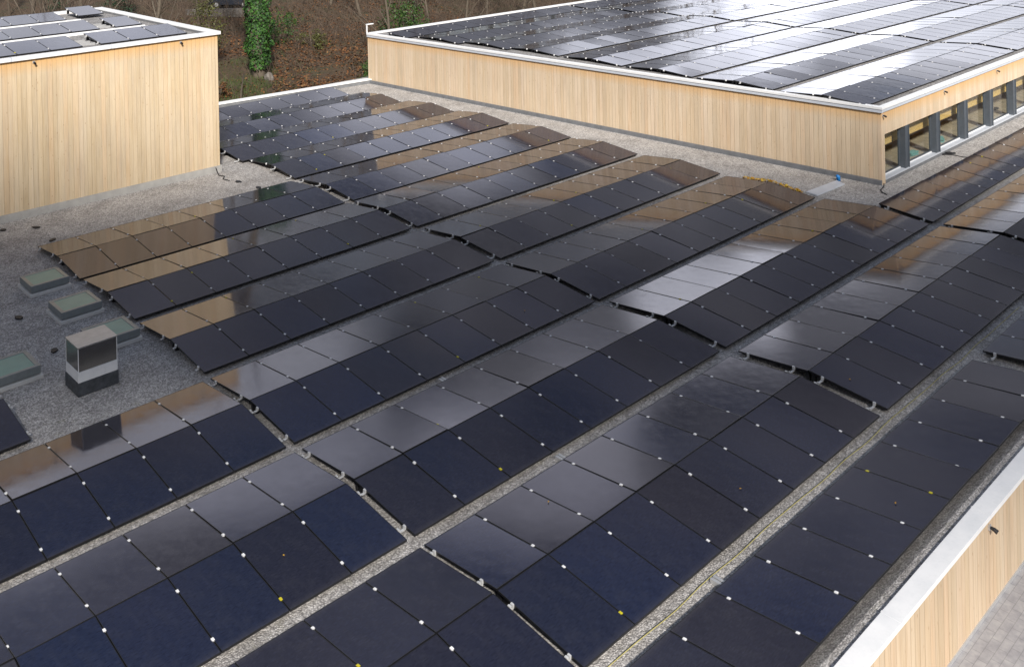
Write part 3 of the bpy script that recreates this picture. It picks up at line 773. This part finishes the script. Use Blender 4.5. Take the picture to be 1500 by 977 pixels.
# bushes
def bush(x, y, rad, clumps, per, size, mat, seed, label, up=.8, name='bush'):
    z = ground_z(x, y); t = thing(name, label, 'bush', (x, y, z), 0, 'bushes at the edge of the wood')
    m = MB(); r = random.Random(seed)
    for k in range(7):
        a = r.random() * 6.28; m.tube([(0, 0, -.1), (math.cos(a) * rad[0] * .4, math.sin(a) * rad[1] * .4, rad[2] * .7), (math.cos(a) * rad[0] * .7, math.sin(a) * rad[1] * .7, rad[2] * 1.4)], [.05, .035, .01], 5)
    m.obj('stems', BARK, t)
    clump_leaves((0, 0, rad[2] * up), rad, clumps, per, size, seed).obj('foliage', mat, t)
bush(30.4, 33.8, (1.8, 1.8, 2.6), 95, 45, .08, BUSHM, 1, 'dense dark green bush behind the left end of the right roof')
bush(31.8, 32.6, (1.0, 1.0, 1.9), 40, 40, .075, IVY, 2, 'brighter green bush close behind the rear white roof edge')
bush(38.4, 31.0, (.9, .9, 2.2), 42, 40, .075, IVY, 3, 'narrow green bush behind the middle of the rear right roof edge')
bush(19.6, 41.2, (1.6, 1.6, 2.5), 60, 40, .075, OLIVE, 4, 'tall olive bush left of the ivy trunk')
bush(27.2, 33.0, (.7, .7, .7), 14, 35, .06, BUSHM, 5, 'low dark bush beside the far corner of the right block')
bush(25.0, 30.2, (.6, .6, 1.0), 14, 35, .06, BUSHM, 6, 'narrow green shrub hugging the far corner of the right block')
bush(17.5, 34.6, (.8, .8, .6), 16, 40, .065, LITTER, 7, 'russet shrub just past the right corner of left block')
bush(27.0, 44.5, (1.8, 1.6, 1.3), 40, 40, .08, BUSHM, 12, 'dark ground-hugging thicket deep between the trunks')
bush(33.0, 36.8, (1.6, 1.4, 1.5), 36, 40, .08, OLIVE, 13, 'olive scrub behind the rear roof edge of right block')
bush(14.8, 44.5, (2.0, 1.6, 1.6), 40, 40, .08, OLIVE, 14, 'broad olive scrub behind the left block')
bush(28.5, 42.0, (1.3, 1.3, .8), 20, 40, .07, OLIVE, 10, 'low olive bramble among the trunks between the blocks')
# leaf litter, grass, brush
rl = random.Random(5); m = MB()
def quad(m, p, s, rl, tilt=.5, asp=.6):
    nn = Vector((rl.gauss(0, tilt), rl.gauss(0, tilt), 1)).normalized(); e1 = nn.orthogonal().normalized(); e1.rotate(Matrix.Rotation(rl.random() * 6.28, 3, nn)); e2 = nn.cross(e1)
    m.face([p - e1 * s, p - e2 * s * asp, p + e1 * s, p + e2 * s * asp])
for _ in range(42000):
    x = rl.uniform(9, 46); y = rl.uniform(27.5, 56)
    u, v, d = project((x, y, ground_z(x, y)))
    if not (-30 < u < 900 and -40 < v < 180): continue
    if rl.random() < .5 and y > 44: continue
    g = noise.noise((x * .22 + 4, y * .22, 1.5))
    if u < 400 and v > 85 and rl.random() < .8: continue
    quad(m, Vector((x, y, ground_z(x, y) + .02 + .09 * rl.random())), .06 + .07 * rl.random(), rl)
tag(m.obj('leaf_litter', LITTER), 'brown and orange fallen leaves covering the slope between the two blocks', 'leaves', kind='stuff')
m = MB()
for _ in range(26000):
    x = rl.uniform(10, 26); y = rl.uniform(27.5, 42)
    u, v, d = project((x, y, ground_z(x, y)))
    if not (300 < u < 470 and 70 < v < 180): continue
    if u > 395 + 40 * noise.noise((x * .5, y * .5, 0)) and rl.random() < .9: continue
    z = ground_z(x, y); h = .10 + .16 * rl.random(); a = rl.random() * 6.28; w = .014
    dx, dy = math.cos(a) * w, math.sin(a) * w; lx, ly = rl.gauss(0, .07), rl.gauss(0, .07)
    m.face([(x - dx, y - dy, z), (x + dx, y + dy, z), (x + lx, y + ly, z + h)])
tag(m.obj('grass', GRASSM), 'rough dark green grass beside the right corner of the left block', 'grass', kind='stuff')
m = MB()
for _ in range(8500):
    x = rl.uniform(-16, 62); y = rl.uniform(33, 62)
    u, v, d = project((x, y, ground_z(x, y)))
    if not (-60 < u < 1100): continue
    if 320 < u < 540 and v > 70 and rl.random() < .85: continue
    z = ground_z(x, y); a = rl.random() * 6.28; L = .5 + 1.5 * rl.random(); t_ = rl.gauss(0, .3), rl.gauss(0, .3)
    p0 = Vector((x, y, z)); p1 = p0 + Vector((t_[0] * L * .4, t_[1] * L * .4, L * .6)); p2 = p1 + Vector((t_[0] * L + rl.gauss(0, .25), t_[1] * L + rl.gauss(0, .25), L * .35))
    m.tube([p0, p1, p2], [.018, .012, .004], 3, cap=False)
    for _k in range(3):
        q = p0.lerp(p1, .4 + .6 * rl.random()); m.tube([q, q + Vector((rl.gauss(0, .3), rl.gauss(0, .3), .15 + .3 * rl.random()))], [.008, .003], 3, cap=False)
tag(m.obj('undergrowth', TWIG), 'tangle of bare brown brushwood under the trees', 'undergrowth', kind='stuff')
# fallen stick, boulder
cable('fallen_branch', [(18.1, 33.0, ground_z(18.1, 33.0) + .05), (18.6, 33.9, ground_z(18.6, 33.9) + .35), (19.6, 35.4, ground_z(19.6, 35.4) + .9)], .035, BARKP, 'thin pale leaning branch on grass below the ivy trunk', 'branch')
m = MB(); bm = bmesh.new(); bmesh.ops.create_icosphere(bm, subdivisions=3, radius=.3)
for v in bm.verts: v.co *= 1 + .3 * noise.noise(v.co * 4); v.co.z *= 1.2
me = bpy.data.meshes.new('boulder'); [setattr(v, 'co', v.co * S) for v in bm.verts]; bm.to_mesh(me); bm.free(); me.materials.append(plain('pale_stone', (.14, .125, .11), .9, 0, .4, 8))
o = put('boulder', me, None, (22.05, 36.75, ground_z(22.05, 36.75) + .15)); tag(o, 'pale rough stone at the foot of the ivy trunk', 'stone')
# low wall and parked car at the back of the gap
cx, cy = 29.9, 56.4; gz = ground_z(cx, cy)
dirx = Vector((.72, -.69, 0))
m = MB(); a = Vector((cx, cy, 0)) - f_ * 2.2 - dirx * 3.2; b = Vector((cx, cy, 0)) - f_ * 2.2 + dirx * 3.2
m.bar((a.x, a.y, gz + .15), (b.x, b.y, gz + .15), .35, .7); tag(m.obj('retaining_wall', STONE, bevel=.03), 'low grey retaining wall far back, left of the ivy trunk', 'wall')
t = thing('parked_car', 'dark parked car behind the low grey wall, far back by the ivy trunk', 'car', (cx, cy, gz + .35), math.atan2(dirx.y, dirx.x))
prof = [(-2.0, .28), (-1.95, .75), (-1.55, .85), (-1.0, 1.28), (.45, 1.3), (1.05, .88), (1.85, .74), (1.98, .5), (1.95, .28)]
def extr(prof, y0, y1, mat, name, par):
    m = MB(); n = len(prof)
    m.face([(x, y0, z) for x, z in prof]); m.face([(x, y1, z) for x, z in reversed(prof)])
    for i in range(n):
        a, b = prof[i], prof[(i + 1) % n]; m.face([(a[0], y0, a[1]), (a[0], y1, a[1]), (b[0], y1, b[1]), (b[0], y0, b[1])])
    return m.obj(name, mat, par, bevel=.04)
extr([(x * .9, z) for x, z in prof], -.78, .78, CARP, 'body', t)
extr([(-1.25, .88), (-.9, 1.2), (.4, 1.22), (.85, .88)], -.795, -.782, CARG, 'side_window', t); extr([(-1.25, .88), (-.9, 1.2), (.4, 1.22), (.85, .88)], .782, .795, CARG, 'side_window', t)
for wx in (-1.15, 1.15):
    for wy in (-.72, .72):
        w = MB().tube([(wx, wy - .1, .3), (wx, wy + .1, .3)], .3, 16).obj('wheel', DARK, t); MB().tube([(wx, wy - .115, .3), (wx, wy + .115, .3)], .17, 12).obj('rim', RAIL, w)

# ------------------------------------------------------------------ added blocker, unseen behind and above the viewer, to shade the roof's middle
SUN_EL, SUN_AZ = math.radians(36), math.atan2(-.86, -.51)      # direction towards the sun
sd = Vector((math.cos(SUN_EL) * math.cos(SUN_AZ), math.cos(SUN_EL) * math.sin(SUN_AZ), math.sin(SUN_EL)))
BLOCKER_L = 75
cc = CAM + f_ * 23.7 + r_ * 1.0; cc.z = 0; cc = cc + sd * BLOCKER_L
bm = bmesh.new(); bmesh.ops.create_icosphere(bm, subdivisions=5, radius=1)
side = f_ - sd * f_.dot(sd); side.normalize()
for v in bm.verts:
    q = v.co.copy(); n1 = noise.noise(q * 2.3) * .16 + noise.noise(q * 6) * .07
    q *= 1 + n1
    p = r_ * (q.x * 75) + f_ * (q.y * 7.9) + Vector((0, 0, 1)) * (q.z * 2.4)
    v.co = (cc + p) * S
me = bpy.data.meshes.new('added_shade_blocker'); bm.to_mesh(me); bm.free(); me.materials.append(BLOCKERM)
for pl in me.polygons: pl.use_smooth = True
tag(put('added_shade_blocker', me), kind='structure')

# ------------------------------------------------------------------ camera, sun, sky
cam = bpy.data.cameras.new('camera'); co = bpy.data.objects.new('camera', cam); COL.objects.link(co)
M = Matrix((R_, U_, -f_)).transposed().to_4x4(); M.translation = CAM * S; co.matrix_world = M
cam.sensor_fit = 'HORIZONTAL'; cam.sensor_width = 36; cam.lens = FOC / 1500 * 36; cam.shift_y = PY / 1500; cam.clip_start = .1; cam.clip_end = 4000
scene.camera = co
sl = bpy.data.lights.new('sun', 'SUN'); sl.energy = 3.6; sl.angle = math.radians(5); sl.color = (1, .95, .88)
so = bpy.data.objects.new('sun', sl); COL.objects.link(so); so.rotation_euler = sd.to_track_quat('Z', 'Y').to_euler()
w = bpy.data.worlds.new('World'); scene.world = w; w.use_nodes = True; nt = w.node_tree; bg = nt.nodes['Background']
sky = nt.nodes.new('ShaderNodeTexSky'); sky.sky_type = 'NISHITA'; sky.sun_disc = False; sky.sun_elevation = SUN_EL
sky.sun_rotation = math.atan2(sd.x, sd.y); sky.altitude = 400; sky.air_density = 1; sky.dust_density = .6; sky.ozone_density = 1.5
tc = nt.nodes.new('ShaderNodeTexCoord'); sp = nt.nodes.new('ShaderNodeSeparateXYZ'); nt.links.new(tc.outputs['Generated'], sp.inputs[0])
def wm(op, a, b=0.0):
    x = nt.nodes.new('ShaderNodeMath'); x.operation = op
    for s, v in ((x.inputs[0], a), (x.inputs[1], b)):
        if isinstance(v, (int, float)): s.default_value = v
        else: nt.links.new(v, s)
    return x.outputs[0]
mp = nt.nodes.new('ShaderNodeMapping'); mp.inputs['Scale'].default_value = (1, 1, 2.6); mp.inputs['Location'].default_value = (.35, .1, 0); nt.links.new(tc.outputs['Generated'], mp.inputs[0])
nz = nt.nodes.new('ShaderNodeTexNoise'); nz.inputs['Scale'].default_value = 3.2; nz.inputs['Detail'].default_value = 7; nz.inputs['Roughness'].default_value = .58; nt.links.new(mp.outputs[0], nz.inputs['Vector'])
# denser cloud towards the horizon, blue gaps overhead
lowd = nt.nodes.new('ShaderNodeMapRange'); lowd.inputs['From Min'].default_value = .50; lowd.inputs['From Max'].default_value = .72; lowd.inputs['To Min'].default_value = .22; lowd.inputs['To Max'].default_value = -.05
nt.links.new(sp.outputs['Z'], lowd.inputs['Value'])
cv = wm('ADD', nz.outputs['Fac'], lowd.outputs[0])
cr = nt.nodes.new('ShaderNodeValToRGB'); cr.color_ramp.elements[0].position = .45; cr.color_ramp.elements[1].position = .68; nt.links.new(cv, cr.inputs[0])
mx = nt.nodes.new('ShaderNodeMix'); mx.data_type = 'RGBA'; nt.links.new(cr.outputs[0], mx.inputs[0]); hs = nt.nodes.new('ShaderNodeHueSaturation'); hs.inputs['Saturation'].default_value = .74; nt.links.new(sky.outputs[0], hs.inputs['Color']); nt.links.new(hs.outputs[0], mx.inputs[6])
nz2 = nt.nodes.new('ShaderNodeTexNoise'); nz2.inputs['Scale'].default_value = 6; nz2.inputs['Detail'].default_value = 5; nt.links.new(mp.outputs[0], nz2.inputs['Vector'])
cc2 = nt.nodes.new('ShaderNodeValToRGB'); cc2.color_ramp.elements[0].position = .3; cc2.color_ramp.elements[0].color = (1.0, 1.05, 1.2, 1); cc2.color_ramp.elements[1].position = .7; cc2.color_ramp.elements[1].color = (4.0, 4.1, 4.5, 1)
nt.links.new(nz2.outputs['Fac'], cc2.inputs[0])
# sunlit cloud banks low in front of the viewer, the nearest and brightest to the right
def mrange(v, a, b, lo=0.0, hi=1.0):
    x = nt.nodes.new('ShaderNodeMapRange'); x.interpolation_type = 'SMOOTHSTEP'
    for k_, v_ in (('From Min', a), ('From Max', b), ('To Min', lo), ('To Max', hi)): x.inputs[k_].default_value = v_
    nt.links.new(v, x.inputs['Value']); return x.outputs[0]
az = wm('MULTIPLY', wm('ARCTAN2', sp.outputs['Y'], sp.outputs['X']), 180 / PI)
nz3 = nt.nodes.new('ShaderNodeTexNoise'); nz3.inputs['Scale'].default_value = 7; nz3.inputs['Detail'].default_value = 6; nt.links.new(tc.outputs['Generated'], nz3.inputs['Vector'])
nn3 = wm('SUBTRACT', nz3.outputs['Fac'], .5)
el = wm('ADD', wm('MULTIPLY', wm('ARCSINE', sp.outputs['Z']), 180 / PI), wm('MULTIPLY', nn3, 4))
az = wm('ADD', az, wm('MULTIPLY', nn3, 14))
def win(v, a, b, c, d): return wm('MULTIPLY', mrange(v, a, b), mrange(v, c, d, 1, 0))
bA = wm('MULTIPLY', win(az, -25, -5, 27, 33), mrange(el, 12.6, 15.4, 1, 0))
bB = wm('MAXIMUM', wm('MULTIPLY', win(az, 26, 29, 35, 38), mrange(el, 14.4, 16.2, 1, 0)), wm('MULTIPLY', win(az, 33, 36, 41, 45), win(el, 13.6, 15, 18, 20)))
bC = wm('MULTIPLY', win(az, 41, 44, 54, 60), win(el, 18, 22, 24, 26.5))
bD = wm('MULTIPLY', win(az, 56, 61, 85, 100), win(el, 13, 16.5, 20.6, 23))
bank = wm('ADD', wm('ADD', wm('MULTIPLY', bA, 1.35), wm('MULTIPLY', bB, 1.9)), wm('ADD', wm('MULTIPLY', bC, 1.2), wm('MULTIPLY', bD, 1.0)))
gain = wm('ADD', wm('MULTIPLY', bank, 1.3), 1.0)
vmul = nt.nodes.new('ShaderNodeVectorMath'); vmul.operation = 'SCALE'; nt.links.new(cc2.outputs[0], vmul.inputs[0]); nt.links.new(gain, vmul.inputs['Scale'])
vb = nt.nodes.new('ShaderNodeVectorMath'); vb.operation = 'SCALE'; vb.inputs[0].default_value = (3.6, 3.75, 4.2); nt.links.new(bank, vb.inputs['Scale'])
vadd = nt.nodes.new('ShaderNodeVectorMath'); nt.links.new(vmul.outputs[0], vadd.inputs[0]); nt.links.new(vb.outputs[0], vadd.inputs[1])
nt.links.new(vadd.outputs[0], mx.inputs[7])
cv = wm('ADD', cv, wm('MULTIPLY', bank, .35)); nt.links.new(cv, cr.inputs[0])
nt.links.new(mx.outputs[2], bg.inputs['Color']); bg.inputs['Strength'].default_value = .07
vs = scene.view_settings; vs.view_transform = 'Standard'; vs.look = 'None'; vs.exposure = .9; vs.gamma = 1; vs.use_curve_mapping = False
scene.cycles.max_bounces = 8; scene.cycles.transparent_max_bounces = 12; scene.cycles.use_denoising = True
